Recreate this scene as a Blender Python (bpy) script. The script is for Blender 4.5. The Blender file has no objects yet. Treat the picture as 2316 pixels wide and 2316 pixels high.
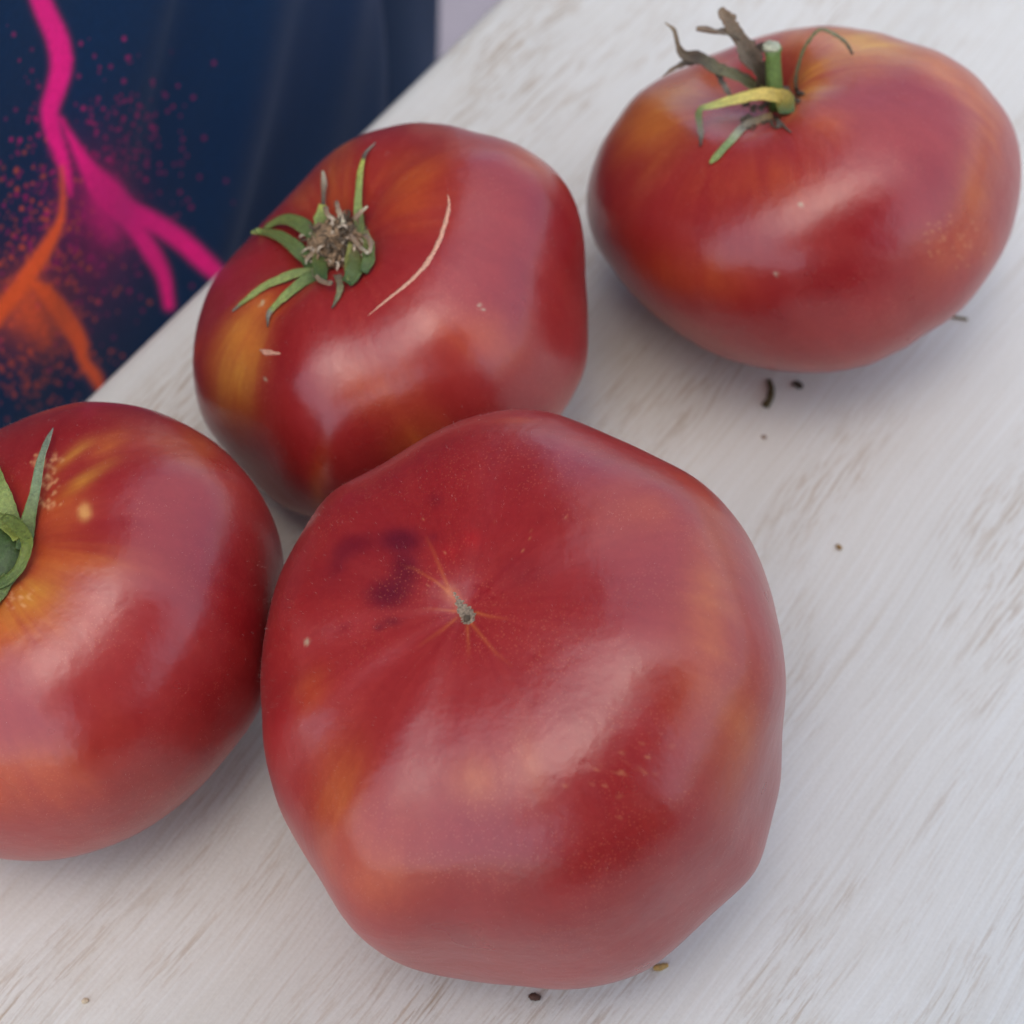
import bpy, bmesh, math, random
import numpy as np
from mathutils import Vector, Matrix
from mathutils.bvhtree import BVHTree

# ------------------------------------------------------------------ camera, sky, sun, exposure
SC = bpy.context.scene
COL = SC.collection
R = math.radians
W = 2316.0                     # the photograph's own pixel size, used to read positions off it
PITCH, FPX, DIST = R(55), 2.2 * 2316.0, 0.42
CAM = np.array([0, -DIST * math.cos(PITCH), DIST * math.sin(PITCH)])
FW = np.array([0, math.cos(PITCH), -math.sin(PITCH)])
RT = np.array([1.0, 0, 0])
UP = np.cross(RT, FW)
cd = bpy.data.cameras.new('camera')
cd.sensor_width = 36; cd.lens = 36 * 2.2
cd.clip_start = 0.01; cd.clip_end = 500
cd.dof.use_dof = True; cd.dof.focus_distance = 0.342; cd.dof.aperture_fstop = 20
cam = bpy.data.objects.new('camera', cd); COL.objects.link(cam)
cam.location = CAM; cam.rotation_euler = (math.pi / 2 - PITCH, 0, 0)
SC.camera = cam

SUN_EL, SUN_AZ = R(72), R(-172)      # azimuth clockwise from +y
world = bpy.data.worlds.new('World'); SC.world = world; world.use_nodes = True
wn = world.node_tree.nodes; wl = world.node_tree.links; wn.clear()
sky = wn.new('ShaderNodeTexSky'); sky.sky_type = 'NISHITA'; sky.sun_disc = False
sky.sun_elevation = SUN_EL; sky.sun_rotation = SUN_AZ
sky.air_density = 1.0; sky.dust_density = 2.1; sky.ozone_density = 0.6
bg = wn.new('ShaderNodeBackground'); bg.inputs['Strength'].default_value = 0.15
wo = wn.new('ShaderNodeOutputWorld')
wl.new(sky.outputs[0], bg.inputs[0]); wl.new(bg.outputs[0], wo.inputs[0])
sd = bpy.data.lights.new('sun', 'SUN'); sd.energy = 0.55; sd.angle = R(148); sd.color = (1, .87, .64)
sun = bpy.data.objects.new('sun', sd); COL.objects.link(sun)
sdir = Vector((math.sin(SUN_AZ) * math.cos(SUN_EL), math.cos(SUN_AZ) * math.cos(SUN_EL), math.sin(SUN_EL)))
sun.rotation_euler = sdir.to_track_quat('Z', 'Y').to_euler()
SC.view_settings.view_transform = 'Standard'; SC.view_settings.look = 'None'
SC.view_settings.gamma = 1; SC.view_settings.exposure = 1.16
SC.render.engine = 'CYCLES'; SC.cycles.use_denoising = True

# ------------------------------------------------------------------ helpers
def proj(P):
    d = P - CAM; z = d @ FW
    return np.stack([W / 2 + FPX * (d @ RT) / z, W / 2 - FPX * (d @ UP) / z], -1)
def ray(px, py):
    return FW + RT * (px - W / 2) / FPX - UP * (py - W / 2) / FPX
def on_table(px, py):
    v = ray(px, py); return Vector(CAM + v * (-CAM[2] / v[2]))
def tag(o, label=None, cat=None, group=None, kind=None):
    if label: o['label'] = label
    if cat: o['category'] = cat
    if group: o['group'] = group
    if kind: o['kind'] = kind
    return o
def empty(name, loc=(0, 0, 0)):
    o = bpy.data.objects.new(name, None); COL.objects.link(o); o.location = loc; o.empty_display_size = .02
    return o
def root_loc(o):
    while o.parent: o = o.parent
    return np.array(o.location)
def mesh_obj(name, V, Fc, mat, parent=None, colors=None, smooth=True, extra=None, local=False, origin=None):
    """One mesh object. Vertices come in world space (or local to the parent); the origin goes to the thing's base."""
    V = np.array([tuple(v) for v in V], float) if not isinstance(V, np.ndarray) else V.astype(float)
    off = np.zeros(3)
    if not local:
        off = root_loc(parent) if parent else (np.array(origin, float) if origin is not None else np.array([V[:, 0].mean(), V[:, 1].mean(), V[:, 2].min()]))
    me = bpy.data.meshes.new(name)
    me.from_pydata((V - off).tolist(), [], Fc if isinstance(Fc, list) else Fc.tolist())
    if smooth: me.polygons.foreach_set('use_smooth', [True] * len(me.polygons))
    if colors is not None:
        at = me.color_attributes.new('pigment', 'FLOAT_COLOR', 'POINT')
        c = np.ones((len(me.vertices), 4), np.float32); c[:, :3] = colors
        at.data.foreach_set('color', c.ravel())
    for k, arr in (extra or {}).items():
        at = me.attributes.new(k, 'FLOAT_VECTOR', 'POINT'); at.data.foreach_set('vector', np.asarray(arr, np.float32).ravel())
    me.materials.append(mat); me.update()
    o = bpy.data.objects.new(name, me); COL.objects.link(o)
    if parent: o.parent = parent
    elif not local: o.location = off
    return o
def srgb(r, g, b):
    f = lambda c: (c / 255 / 12.92) if c / 255 <= .04045 else ((c / 255 + .055) / 1.055) ** 2.4
    return np.array([f(r), f(g), f(b)])
class NT:
    def __init__(s, name):
        s.m = bpy.data.materials.new(name); s.m.use_nodes = True
        s.t = s.m.node_tree; s.b = s.t.nodes['Principled BSDF']
    def n(s, typ, **kw):
        q = s.t.nodes.new('ShaderNode' + typ)
        for k, v in kw.items():
            if k in q.inputs.keys(): q.inputs[k].default_value = v
            else: setattr(q, k, v)
        return q
    def l(s, a, b): s.t.links.new(a, b)
    def ramp(s, src, p0, p1, c0=(0, 0, 0, 1), c1=(1, 1, 1, 1)):
        q = s.n('ValToRGB'); q.color_ramp.elements[0].position = p0; q.color_ramp.elements[1].position = p1
        q.color_ramp.elements[0].color = c0; q.color_ramp.elements[1].color = c1
        s.l(src, q.inputs[0]); return q.outputs[0]
    def mix(s, fac, a, b, mode='MIX'):
        q = s.n('MixRGB', blend_type=mode)
        for i, x in ((0, fac), (1, a), (2, b)):
            if hasattr(x, 'is_linked'): s.l(x, q.inputs[i])
            else: q.inputs[i].default_value = x if i == 0 else (tuple(x) + (1,))[:4]
        return q.outputs[0]
    def math(s, op, a, b=0.0):
        q = s.n('Math', operation=op)
        for i, x in ((0, a), (1, b)):
            if hasattr(x, 'is_linked'): s.l(x, q.inputs[i])
            else: q.inputs[i].default_value = x
        return q.outputs[0]
    def map(s, src, scale, rot=0):
        q = s.n('Mapping'); q.inputs['Scale'].default_value = scale; q.inputs['Rotation'].default_value = (0, 0, rot)
        s.l(src, q.inputs[0]); return q.outputs[0]
    def noise(s, src, scale=1.0, detail=3, rough=.5):
        q = s.n('TexNoise'); q.inputs['Scale'].default_value = scale; q.inputs['Detail'].default_value = detail
        q.inputs['Roughness'].default_value = rough
        s.l(src, q.inputs['Vector']); return q.outputs['Fac']
    def bump(s, h, strength, dist, prev=None):
        q = s.n('Bump'); q.inputs['Strength'].default_value = strength; q.inputs['Distance'].default_value = dist
        s.l(h, q.inputs['Height'])
        if prev is not None: s.l(prev, q.inputs['Normal'])
        return q.outputs[0]
def tube(path, radii, sides=8, flat=1.0, hint=None, jitter=0.0, seed=0, cap=True):
    """Tapered tube along a 3-D path; flat < 1 squashes it across its width (a ribbon with thickness). radii: half widths."""
    rs = random.Random(seed)
    P = [Vector(p) for p in path]; n = len(P); V = []; F = []
    for i in range(n):
        t = (P[min(i + 1, n - 1)] - P[max(i - 1, 0)]).normalized()
        h = Vector(hint) if hint is not None else Vector((0, 0, 1))
        if abs(t.dot(h)) > .95: h = Vector((.3, -.8, .5))
        w = t.cross(h).normalized(); q = w.cross(t).normalized()
        for k in range(sides):
            a = 2 * math.pi * k / sides
            j = 1 + jitter * rs.uniform(-1, 1)
            V.append(P[i] + w * math.cos(a) * radii[i] * j + q * math.sin(a) * radii[i] * flat * j)
    for i in range(n - 1):
        for k in range(sides):
            a = i * sides + k; b = i * sides + (k + 1) % sides
            F.append((a, b, b + sides, a + sides))
    if cap:
        F.append(tuple(range(sides))[::-1]); F.append(tuple((n - 1) * sides + k for k in range(sides)))
    return V, F
def smooth_path(pts, n=24):
    """Catmull-Rom through rows of numbers."""
    A = np.array(pts, float); m = len(A)
    A = np.vstack([2 * A[0] - A[1], A, 2 * A[-1] - A[-2]])
    out = []
    for k in range(n):
        u = k / (n - 1) * (m - 1); i = min(int(u), m - 2); f = u - i
        p0, p1, p2, p3 = A[i], A[i + 1], A[i + 2], A[i + 3]
        out.append(.5 * ((2 * p1) + (-p0 + p2) * f + (2 * p0 - 5 * p1 + 4 * p2 - p3) * f * f + (-p0 + 3 * p1 - 3 * p2 + p3) * f ** 3))
    return np.array(out)
def box(x0, x1, y0, y1, z0, z1, bev=0.0):
    bm = bmesh.new(); bmesh.ops.create_cube(bm, size=1)
    for v in bm.verts:
        v.co = Vector(((x0 + x1) / 2 + v.co.x * (x1 - x0), (y0 + y1) / 2 + v.co.y * (y1 - y0), (z0 + z1) / 2 + v.co.z * (z1 - z0)))
    if bev: bmesh.ops.bevel(bm, geom=bm.edges[:], offset=bev, segments=3, affect='EDGES', profile=.5)
    V = [tuple(v.co) for v in bm.verts]; F = [tuple(v.index for v in f.verts) for f in bm.faces]
    bm.free(); return V, F

def blade(path, half, hint, thick=.00016, fold=.35, twist=0.0, crinkle=.1, seed=0):
    """a leaf blade: thin, folded along its midrib, edges wavy; half = half widths in metres"""
    rs = np.random.RandomState(seed); P = np.array(path, float); n = len(P)
    T = np.gradient(P, axis=0); T /= np.linalg.norm(T, axis=1)[:, None] + 1e-12
    k = np.linspace(0, 1, n); S = np.array([-1, -.55, 0, .55, 1]); V = []
    ph = rs.uniform(0, 6.28, 6)
    for i in range(n):
        w = np.cross(T[i], hint); w /= np.linalg.norm(w) + 1e-12; q = np.cross(w, T[i])
        a = twist * k[i] + crinkle * 1.5 * math.sin(7 * k[i] + ph[0])
        w, q = w * math.cos(a) + q * math.sin(a), q * math.cos(a) - w * math.sin(a)
        hl = half[i] * (1 + crinkle * math.sin(23 * k[i] + ph[1]) + crinkle * .6 * rs.normal()); hr = half[i] * (1 + crinkle * math.sin(19 * k[i] + ph[2]) + crinkle * .6 * rs.normal())
        f = fold * (1 + .5 * math.sin(9 * k[i] + ph[3])); t = min(thick, half[i] * .6)
        up = [P[i] + w * (s * (hl if s < 0 else hr)) + q * (abs(s) ** 1.3 * half[i] * f + (t * 1.2 * (1 - abs(s)))) for s in S]
        dn = [P[i] + w * (s * .97 * (hl if s < 0 else hr)) + q * (abs(s) ** 1.3 * half[i] * f - t * (1.6 - .8 * abs(s))) for s in S[::-1]]
        V += up + dn
    F = []
    for i in range(n - 1):
        for j in range(10):
            a = i * 10 + j; b = i * 10 + (j + 1) % 10; F.append((a, b, b + 10, a + 10))
    F.append(tuple(range(10))[::-1]); F.append(tuple((n - 1) * 10 + j for j in range(10)))
    return V, F

# ------------------------------------------------------------------ materials
def mat_tomato():
    m = NT('tomato_skin')
    ca = m.n('VertexColor', layer_name='pigment').outputs[0]
    at = m.n('Attribute', attribute_name='meridian').outputs['Vector']
    tc = m.n('TexCoord').outputs['Object']
    streak = m.noise(m.map(at, (9, 9, 3.0)), 1.0, 4, .6)
    blotch = m.noise(tc, 55, 3, .55)
    fine = m.noise(tc, 900, 3, .6)
    c = m.mix(m.ramp(streak, .35, .75), ca, m.mix(1.0, ca, (1.12, 1.5, 1.25), 'MULTIPLY'))
    c = m.mix(m.ramp(blotch, .3, .7), m.mix(1.0, c, (.86, .72, .78), 'MULTIPLY'), c)
    c = m.mix(m.ramp(fine, .25, .8), m.mix(1.0, c, (.88, .80, .80), 'MULTIPLY'), c)
    # tiny pale lenticels scattered over the skin
    vo = m.n('TexVoronoi', feature='F1'); vo.inputs['Scale'].default_value = 1900; vo.inputs['Randomness'].default_value = 1
    m.l(tc, vo.inputs['Vector'])
    dots = m.ramp(vo.outputs['Distance'], .12, .30, (1, 1, 1, 1), (0, 0, 0, 1))
    dens = m.ramp(m.noise(tc, 70, 2, .5), .42, .62)
    dots = m.math('MULTIPLY', dots, m.math('MULTIPLY', dens, .28))
    c = m.mix(dots, c, (.62, .20, .10))
    m.l(c, m.b.inputs['Base Color'])
    r = m.n('MapRange'); r.inputs['To Min'].default_value = .24; r.inputs['To Max'].default_value = .34
    m.l(blotch, r.inputs['Value']); m.l(r.outputs[0], m.b.inputs['Roughness'])
    m.b.inputs['IOR'].default_value = 1.5
    m.b.inputs['Specular IOR Level'].default_value = .68
    m.b.inputs['Sheen Weight'].default_value = .02; m.b.inputs['Sheen Roughness'].default_value = .5
    m.b.inputs['Sheen Tint'].default_value = (1, .75, .75, 1)
    m.b.inputs['Subsurface Weight'].default_value = .12
    m.b.inputs['Subsurface Radius'].default_value = (1, .25, .12); m.b.inputs['Subsurface Scale'].default_value = .003
    b = m.bump(m.noise(tc, 140, 3, .5), .12, .002)
    b = m.bump(fine, .10, .0002, b)
    m.l(b, m.b.inputs['Normal'])
    return m.m
def mat_plain(name, col, rough=.6, var=.25, scale=400, bump=.3, bdist=.0003, sss=0):
    m = NT(name); tc = m.n('TexCoord').outputs['Object']
    nz = m.noise(tc, scale, 4, .6)
    col = np.array(col)
    c = m.mix(m.ramp(nz, .3, .7), tuple(col * (1 - var)), tuple(np.clip(col * (1 + var), 0, 1)))
    m.l(c, m.b.inputs['Base Color']); m.b.inputs['Roughness'].default_value = rough
    m.l(m.bump(nz, bump, bdist), m.b.inputs['Normal'])
    if sss:
        m.b.inputs['Subsurface Weight'].default_value = sss; m.b.inputs['Subsurface Scale'].default_value = .002
    return m.m
def mat_pigment(name, rough=.6, scale=900, amt=.35, bump=.5, bdist=.0003, sss=0.0):
    """vertex pigment broken up by noise"""
    m = NT(name); tc = m.n('TexCoord').outputs['Object']
    ca = m.n('VertexColor', layer_name='pigment').outputs[0]
    nz = m.noise(tc, scale, 4, .65)
    c = m.mix(m.ramp(nz, .3, .7), m.mix(1.0, ca, (1 - amt,) * 3, 'MULTIPLY'), m.mix(1.0, ca, (1 + amt,) * 3, 'MULTIPLY'))
    m.l(c, m.b.inputs['Base Color']); m.b.inputs['Roughness'].default_value = rough
    m.l(m.bump(nz, bump, bdist), m.b.inputs['Normal'])
    m.b.inputs['Subsurface Weight'].default_value = sss; m.b.inputs['Subsurface Scale'].default_value = .001
    return m.m
def mat_wood():
    m = NT('whitewashed_wood'); tc = m.n('TexCoord').outputs['Object']
    # local x runs along the grain
    wob = m.noise(m.map(tc, (9, 14, 0)), 1, 2, .5)
    sh = m.n('CombineXYZ'); m.l(m.math('MULTIPLY', wob, .012), sh.inputs[1])
    ad = m.n('VectorMath', operation='ADD'); m.l(tc, ad.inputs[0]); m.l(sh.outputs[0], ad.inputs[1]); p = ad.outputs[0]
    broad = m.noise(m.map(p, (7, 22, 0)), 1, 3, .55)
    base = m.mix(m.ramp(broad, .3, .7), (.64, .63, .565), (.735, .725, .655))
    fibre = m.noise(m.map(p, (16, 1100, 0)), 1, 5, .7)
    base = m.mix(m.ramp(fibre, .36, .64), m.mix(1.0, base, (.93, .905, .87), 'MULTIPLY'), base)
    lines = m.ramp(m.noise(m.map(p, (9, 420, 1)), 1, 4, .65), .56, .70)
    base = m.mix(m.math('MULTIPLY', lines, .35), base, m.mix(1.0, base, (.78, .70, .60), 'MULTIPLY'))
    # open pores showing bare wood through the wash, gathered in drifting bands
    clus = m.ramp(m.noise(m.map(p, (11, 48, 0)), 1, 4, .65), .47, .66)
    pore = m.noise(m.map(p, (120, 1300, 0)), 1, 5, .68)
    pores = m.ramp(pore, .51, .60)
    f1 = m.math('MULTIPLY', pores, m.math('ADD', m.math('MULTIPLY', clus, .62), .04))
    base = m.mix(f1, base, (.44, .32, .20))
    pore2 = m.ramp(m.noise(m.map(p, (45, 900, 3)), 1, 4, .6), .55, .64)
    f2 = m.math('MULTIPLY', pore2, m.math('MULTIPLY', clus, .6))
    base = m.mix(f2, base, (.36, .255, .15))
    dirt = m.ramp(m.noise(m.map(tc, (30, 30, 5)), 1, 5, .6), .52, .75)
    base = m.mix(m.math('MULTIPLY', dirt, .30), base, m.mix(1.0, base, (.86, .82, .76), 'MULTIPLY'))
    weave = m.noise(m.map(tc, (1500, 1500, 0)), 1, 2, .6)
    base = m.mix(m.ramp(weave, .3, .7), m.mix(1.0, base, (.94, .94, .94), 'MULTIPLY'), base)
    m.l(base, m.b.inputs['Base Color'])
    m.b.inputs['Roughness'].default_value = .55; m.b.inputs['Specular IOR Level'].default_value = .35
    b = m.bump(fibre, .35, .0003); b = m.bump(weave, .3, .00015, b)
    inv = m.math('SUBTRACT', 1.0, f1); b = m.bump(inv, .5, .0002, b)
    m.l(b, m.b.inputs['Normal'])
    return m.m
def mat_shirt():
    m = NT('printed_navy_jersey'); tc = m.n('TexCoord').outputs['Object']
    ca = m.n('VertexColor', layer_name='pigment').outputs[0]
    nz = m.noise(tc, 700, 3, .6)
    c = m.mix(m.ramp(nz, .3, .7), m.mix(1.0, ca, (.9,) * 3, 'MULTIPLY'), m.mix(1.0, ca, (1.1,) * 3, 'MULTIPLY'))
    m.l(c, m.b.inputs['Base Color']); m.b.inputs['Roughness'].default_value = .75
    m.b.inputs['Specular IOR Level'].default_value = .25
    m.b.inputs['Sheen Weight'].default_value = .03
    m.l(m.bump(nz, .4, .0003), m.b.inputs['Normal'])
    return m.m
M_TOM = mat_tomato(); M_WOOD = mat_wood(); M_SHIRT = mat_shirt()
M_SEPAL = mat_pigment('sepal_leaf', .6, 1500, .3, .6, .0004, .1)
M_CORK = mat_plain('corky_scar', srgb(140, 122, 100), .85, .5, 2200, .9, .0004)
M_SCAR = mat_plain('pale_scar', srgb(205, 150, 122), .6, .3, 2200, .6, .0002)
M_DRY = mat_plain('dried_fibre', srgb(140, 114, 84), .8, .45, 1200, .6, .0003)
M_DRYDARK = mat_plain('dark_dried_fibre', srgb(84, 70, 52), .8, .45, 1200, .6, .0003)
M_STEM = mat_plain('green_stem', srgb(100, 125, 60), .55, .3, 1500, .5, .0003, .1)
M_FUZZ = mat_plain('skin_fuzz', (.62, .38, .32), .5, .1, 10, 0)
M_TWIG = mat_plain('plant_litter', srgb(95, 78, 45), .8, .4, 1500, .6, .0003)
M_SKINP = mat_plain('human_skin', (.45, .27, .2), .5, .1, 200, .1)
M_DENIM = mat_plain('dark_trousers', (.03, .035, .05), .8, .3, 900, .3)
M_GROUND = NT('pinkish_paving')
def _g():
    m = M_GROUND; tc = m.n('TexCoord').outputs['Object']
    n1 = m.noise(tc, 3, 5, .6); n2 = m.noise(tc, 60, 4, .6)
    c = m.mix(m.ramp(n1, .3, .7), (.24, .205, .21), (.31, .27, .275))
    c = m.mix(m.ramp(n2, .3, .7), m.mix(1.0, c, (.85,) * 3, 'MULTIPLY'), c)
    m.l(c, m.b.inputs['Base Color']); m.b.inputs['Roughness'].default_value = .9
    m.l(m.bump(n2, .4, .004), m.b.inputs['Normal'])
_g(); M_GROUND = M_GROUND.m

# ------------------------------------------------------------------ ground and table
GZ = -.75
gn = 24; gx = np.sign(np.linspace(-1, 1, gn)) * np.abs(np.linspace(-1, 1, gn)) ** 3 * 120
GV = [(x, y, GZ) for y in gx for x in gx]
GF = [(j * gn + i, j * gn + i + 1, (j + 1) * gn + i + 1, (j + 1) * gn + i) for j in range(gn - 1) for i in range(gn - 1)]
tag(mesh_obj('ground', GV, GF, M_GROUND, origin=(0, 0, GZ)), kind='structure')

EA = np.array(on_table(180, 900)); EB = np.array(on_table(1112, 0))
E_U = (EB - EA) / np.linalg.norm(EB - EA); E_N = np.array([-E_U[1], E_U[0], 0])     # along the edge, away from the table
def tab(u, v, z=0.0): return EA + E_U * u + E_N * v + np.array([0, 0, z])
table = empty('table', EA); table.rotation_euler = (0, 0, math.atan2(E_U[1], E_U[0]))
tag(table, 'whitewashed wooden table with brown grain flecks, carrying the four tomatoes', 'table')
TW = .36
V, F = box(-.75, .85, -TW, 0, -.022, 0, .0035)
mesh_obj('tabletop', V, F, M_WOOD, table, local=True, smooth=False)
for sx in (-.68, .78):
    for sy in (-.06, -TW + .06):
        V, F = box(sx - .025, sx + .025, sy - .025, sy + .025, GZ, -.0222, .003)
        mesh_obj('leg', V, F, M_WOOD, table, local=True, smooth=False)

# ------------------------------------------------------------------ tomatoes
NG = 60
def spline(g, al):
    g = np.array(g); t = (al / (2 * np.pi) * NG) % NG; i = np.floor(t).astype(int); f = t - i
    p0, p1, p2, p3 = g[(i - 1) % NG], g[i % NG], g[(i + 1) % NG], g[(i + 2) % NG]
    return ((1 - f) ** 3 * p0 + (3 * f ** 3 - 6 * f ** 2 + 4) * p1 + (-3 * f ** 3 + 3 * f ** 2 + 3 * f + 1) * p2 + f ** 3 * p3) / 6
def body_points(S, th, ph):
    b = S['b']; e = S.get('e', 2.4)
    r = (np.abs(np.sin(th)) ** e + np.abs(np.cos(th) / b) ** e) ** (-1 / e)
    k, wd = S['dim']; r = r * (1 - k * np.exp(-(th / wd) ** 1.6))
    r = r * (1 - .07 * np.exp(-((np.pi - th) / .3) ** 2))
    s = np.sin(th) ** S.get('p', 1.0)
    for a, am, wi in S['lobes']:
        d = (ph - math.radians(a) + np.pi) % (2 * np.pi) - np.pi
        r = r * (1 + am * s * np.exp(-(d / math.radians(wi)) ** 2))
    c = np.array(S['c']); Mx = np.array(S['M'])
    L = np.stack([np.sin(th) * np.cos(ph), np.sin(th) * np.sin(ph), np.cos(th)], -1)
    D = L @ Mx.T
    v = (c - CAM) / np.linalg.norm(c - CAM)
    cx = RT - v * (RT @ v); cx /= np.linalg.norm(cx); cy = np.cross(cx, v)
    al = np.arctan2(D @ cy, D @ cx); w = np.sqrt(np.clip(1 - (D @ v) ** 2, 0, 1)) ** 3.5
    r = r * (1 + (spline(S['g'], al) - 1) * w)
    P = c + S['R'] * r[..., None] * D
    z = P[..., 2]; P[..., 2] = np.where(z < .0012, .0003 + (np.exp((np.minimum(z, .0012) - .0012) / .0012)) * .0009, z)   # rests on a small flat
    return P
class Tomato:
    def __init__(s, key, label, group=None):
        S = SHAPES[key]; s.S = S; n1, n2 = 230, 480
        th = np.linspace(0, np.pi, n1)[1:-1, None] * np.ones((1, n2)); ph = np.linspace(0, 2 * np.pi, n2, endpoint=False)[None] * np.ones((n1 - 2, 1))
        P = body_points(S, th, ph).reshape(-1, 3)
        poles = body_points(S, np.array([0., np.pi]), np.array([0., 0.]))
        s.P = np.vstack([P, poles]); s.th = np.append(th.ravel(), [0, np.pi]); s.ph = np.append(ph.ravel(), [0, 0])
        m = n1 - 2; i = np.arange(m - 1)[:, None]; j = np.arange(n2)[None]; jn = (j + 1) % n2
        q = np.stack([i * n2 + j, (i + 1) * n2 + j, (i + 1) * n2 + jn, i * n2 + jn], -1).reshape(-1, 4)
        F = q.tolist() + [(m * n2, k, (k + 1) % n2) for k in range(n2)] + [(m * n2 + 1, (m - 1) * n2 + (k + 1) % n2, (m - 1) * n2 + k) for k in range(n2)]
        s.F = F
        s.bvh = BVHTree.FromPolygons(s.P.tolist(), F)
        s.col = np.tile(RED, (len(s.P), 1)).astype(float)
        s.c = np.array(S['c']); s.axis = np.array(S['M'])[:, 2]
        from mathutils import noise as mn
        sd = sum(map(ord, key)); s.skw = .15 if key == 'front' else .6
        st_ = np.stack([np.cos(s.ph) * 5 + sd, np.sin(s.ph) * 5, s.th * 1.1], 1)
        s.streak = np.array([mn.noise(v) + .5 * mn.noise((v[0] * 3, v[1] * 3, v[2] * 2)) + .25 * mn.noise((v[0] * 8, v[1] * 8, v[2] * 3)) for v in st_.tolist()])
        s.blot = np.array([mn.noise(v) + .5 * mn.noise((v[0] * 2.3, v[1] * 2.3, v[2] * 2.3)) for v in ((s.P - s.c) * 75 + sd).tolist()])
        s.root = empty('tomato', (s.c[0], s.c[1], 0)); tag(s.root, label, 'tomato', group)
    def at(s, px, py, lift=0.0):
        """the point of the skin seen at this pixel of the photograph, raised towards the viewer"""
        v = Vector(ray(px, py)).normalized(); h, n, _, _ = s.bvh.ray_cast(Vector(CAM), v)
        if h is None:
            d = (Vector(s.c) - Vector(CAM)).dot(v); h = Vector(CAM) + v * d
        return np.array(h - v * lift)
    def blend(s, w, col):
        w = np.clip(w, 0, 1)[:, None]; s.col = s.col * (1 - w) + np.array(col) * w
    def blob(s, px, py, rx, ry, col, k=1.0, ang=0.0, soft=2.0):
        """an elliptical patch of other pigment on the skin; radii in photo pixels, laid in the local tangent plane"""
        p = s.at(px, py); k0 = np.linalg.norm(p - CAM) / FPX
        ca, sa = math.cos(R(ang)), math.sin(R(ang))
        e1 = s.at(px + 6 * ca, py - 6 * sa) - p; e2 = s.at(px + 6 * sa, py + 6 * ca) - p
        G = np.stack([e1 / 6, e2 / 6], 1)
        d = s.P - p; near = np.linalg.norm(d, axis=1)
        ab = d @ np.linalg.pinv(G).T
        q = (np.abs(ab[:, 0] / rx) ** 2 + np.abs(ab[:, 1] / ry) ** 2) ** (soft / 2)
        w = np.exp(-q) * np.exp(-(near / (k0 * 3.0 * max(rx, ry) + .004)) ** 4)
        if max(rx, ry) > 25 and col is not MAROON: w = w * np.clip(.85 + s.skw * s.streak + .55 * s.blot, .1, 1.25)
        s.blend(w * k, col)
    def stroke(s, pts, width, col, k=1.0):
        Q = [s.at(*p) for p in pts]; best = np.full(len(s.P), 9.); tt = np.zeros(len(s.P)); m = len(Q) - 1
        for i in range(m):
            a, b = Q[i], Q[i + 1]; ab = b - a
            t = np.clip((s.P - a) @ ab / (ab @ ab), 0, 1); d = np.linalg.norm(s.P - a - t[:, None] * ab, axis=1)
            u = d < best; best[u] = d[u]; tt[u] = (i + t[u]) / m
        wd = width * np.linalg.norm(Q[0] - CAM) / FPX
        s.blend(np.exp(-(best / wd) ** 2) * (1 - .85 * tt) * k, col)
    def finish(s):
        mer = np.stack([np.cos(s.ph), np.sin(s.ph), s.th], -1)
        s.flesh = mesh_obj('flesh', s.P, s.F, M_TOM, s.root, colors=s.col, extra={'meridian': mer})
        # fine hairs all over the skin
        rs = np.random.RandomState(int(abs(s.c[0]) * 1e5) % 1000)
        n = 4200; idx = rs.choice(len(s.P), n, p=(lambda a: a / a.sum())(np.sin(s.th) + 1e-6))
        p = s.P[idx]; nn = p - s.c; nn /= np.linalg.norm(nn, axis=1)[:, None]
        p = p[p[:, 2] > .003]; nn = (p - s.c) / np.linalg.norm(p - s.c, axis=1)[:, None]
        n = len(p); d = nn + rs.normal(0, .45, (n, 3)); d /= np.linalg.norm(d, axis=1)[:, None]
        ln = rs.uniform(.00025, .0007, n)[:, None]; t = np.cross(d, rs.normal(0, 1, (n, 3))); t /= np.linalg.norm(t, axis=1)[:, None]; w = .000016
        V = np.stack([p - t * w - nn * .0001, p + t * w - nn * .0001, p + d * ln + rs.normal(0, .00006, (n, 3)), p + np.cross(t, d) * w - nn * .0001], 1).reshape(-1, 3)
        k = np.arange(n)[:, None] * 4
        F = np.vstack([k + [0, 1, 2], k + [1, 3, 2], k + [3, 0, 2]])
        tag(mesh_obj('fuzz', V, F, M_FUZZ, s.root), kind='stuff')
    def sepal(s, pts, cols, flat=.22, parent=None, name='sepal', lift=.0006, n=34, mat=None, seed=0, crease=.0):
        """pts rows: (px, py, half width in px, lift in mm off the skin | None and depth offset in mm)"""
        rows = []
        for r in pts:
            if len(r) == 5:
                d = ray(r[0], r[1]); dep = s.base_dep + r[4] / 1000
                h, _, _, _ = s.bvh.ray_cast(Vector(CAM), Vector(d).normalized())
                if h is not None: dep = min(dep, float((np.array(h) - CAM) @ FW) - .0005 - r[2] * .00003)
                p = CAM + d * dep
            else: p = s.at(r[0], r[1], r[3] / 1000 + lift)
            rows.append(np.append(p, r[2] * s.base_dep / FPX))
        A = smooth_path(rows, n)
        hint = np.array(CAM - A[n // 2, :3]); hint /= np.linalg.norm(hint)
        hint = hint * .5 + np.array([0, 0, .6])
        rad = np.clip(A[:, 3], .00006, None)
        dry = name == 'dried_fibre' or cols[0][1] is DBROWN or seed in (23,)
        if name == 'dried_fibre' or seed in (8, 26):
            V, F = tube(A[:, :3], rad * (1 + .15 * np.sin(np.arange(n) * 2.1 + seed)), 10, flat, hint, .10, seed)
        else:
            V, F = blade(A[:, :3], rad, hint, fold=.7 if dry else .38, twist=((seed * 37) % 7 - 3) * (.22 if dry else .10), crinkle=.16 if dry else .06, seed=seed)
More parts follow.
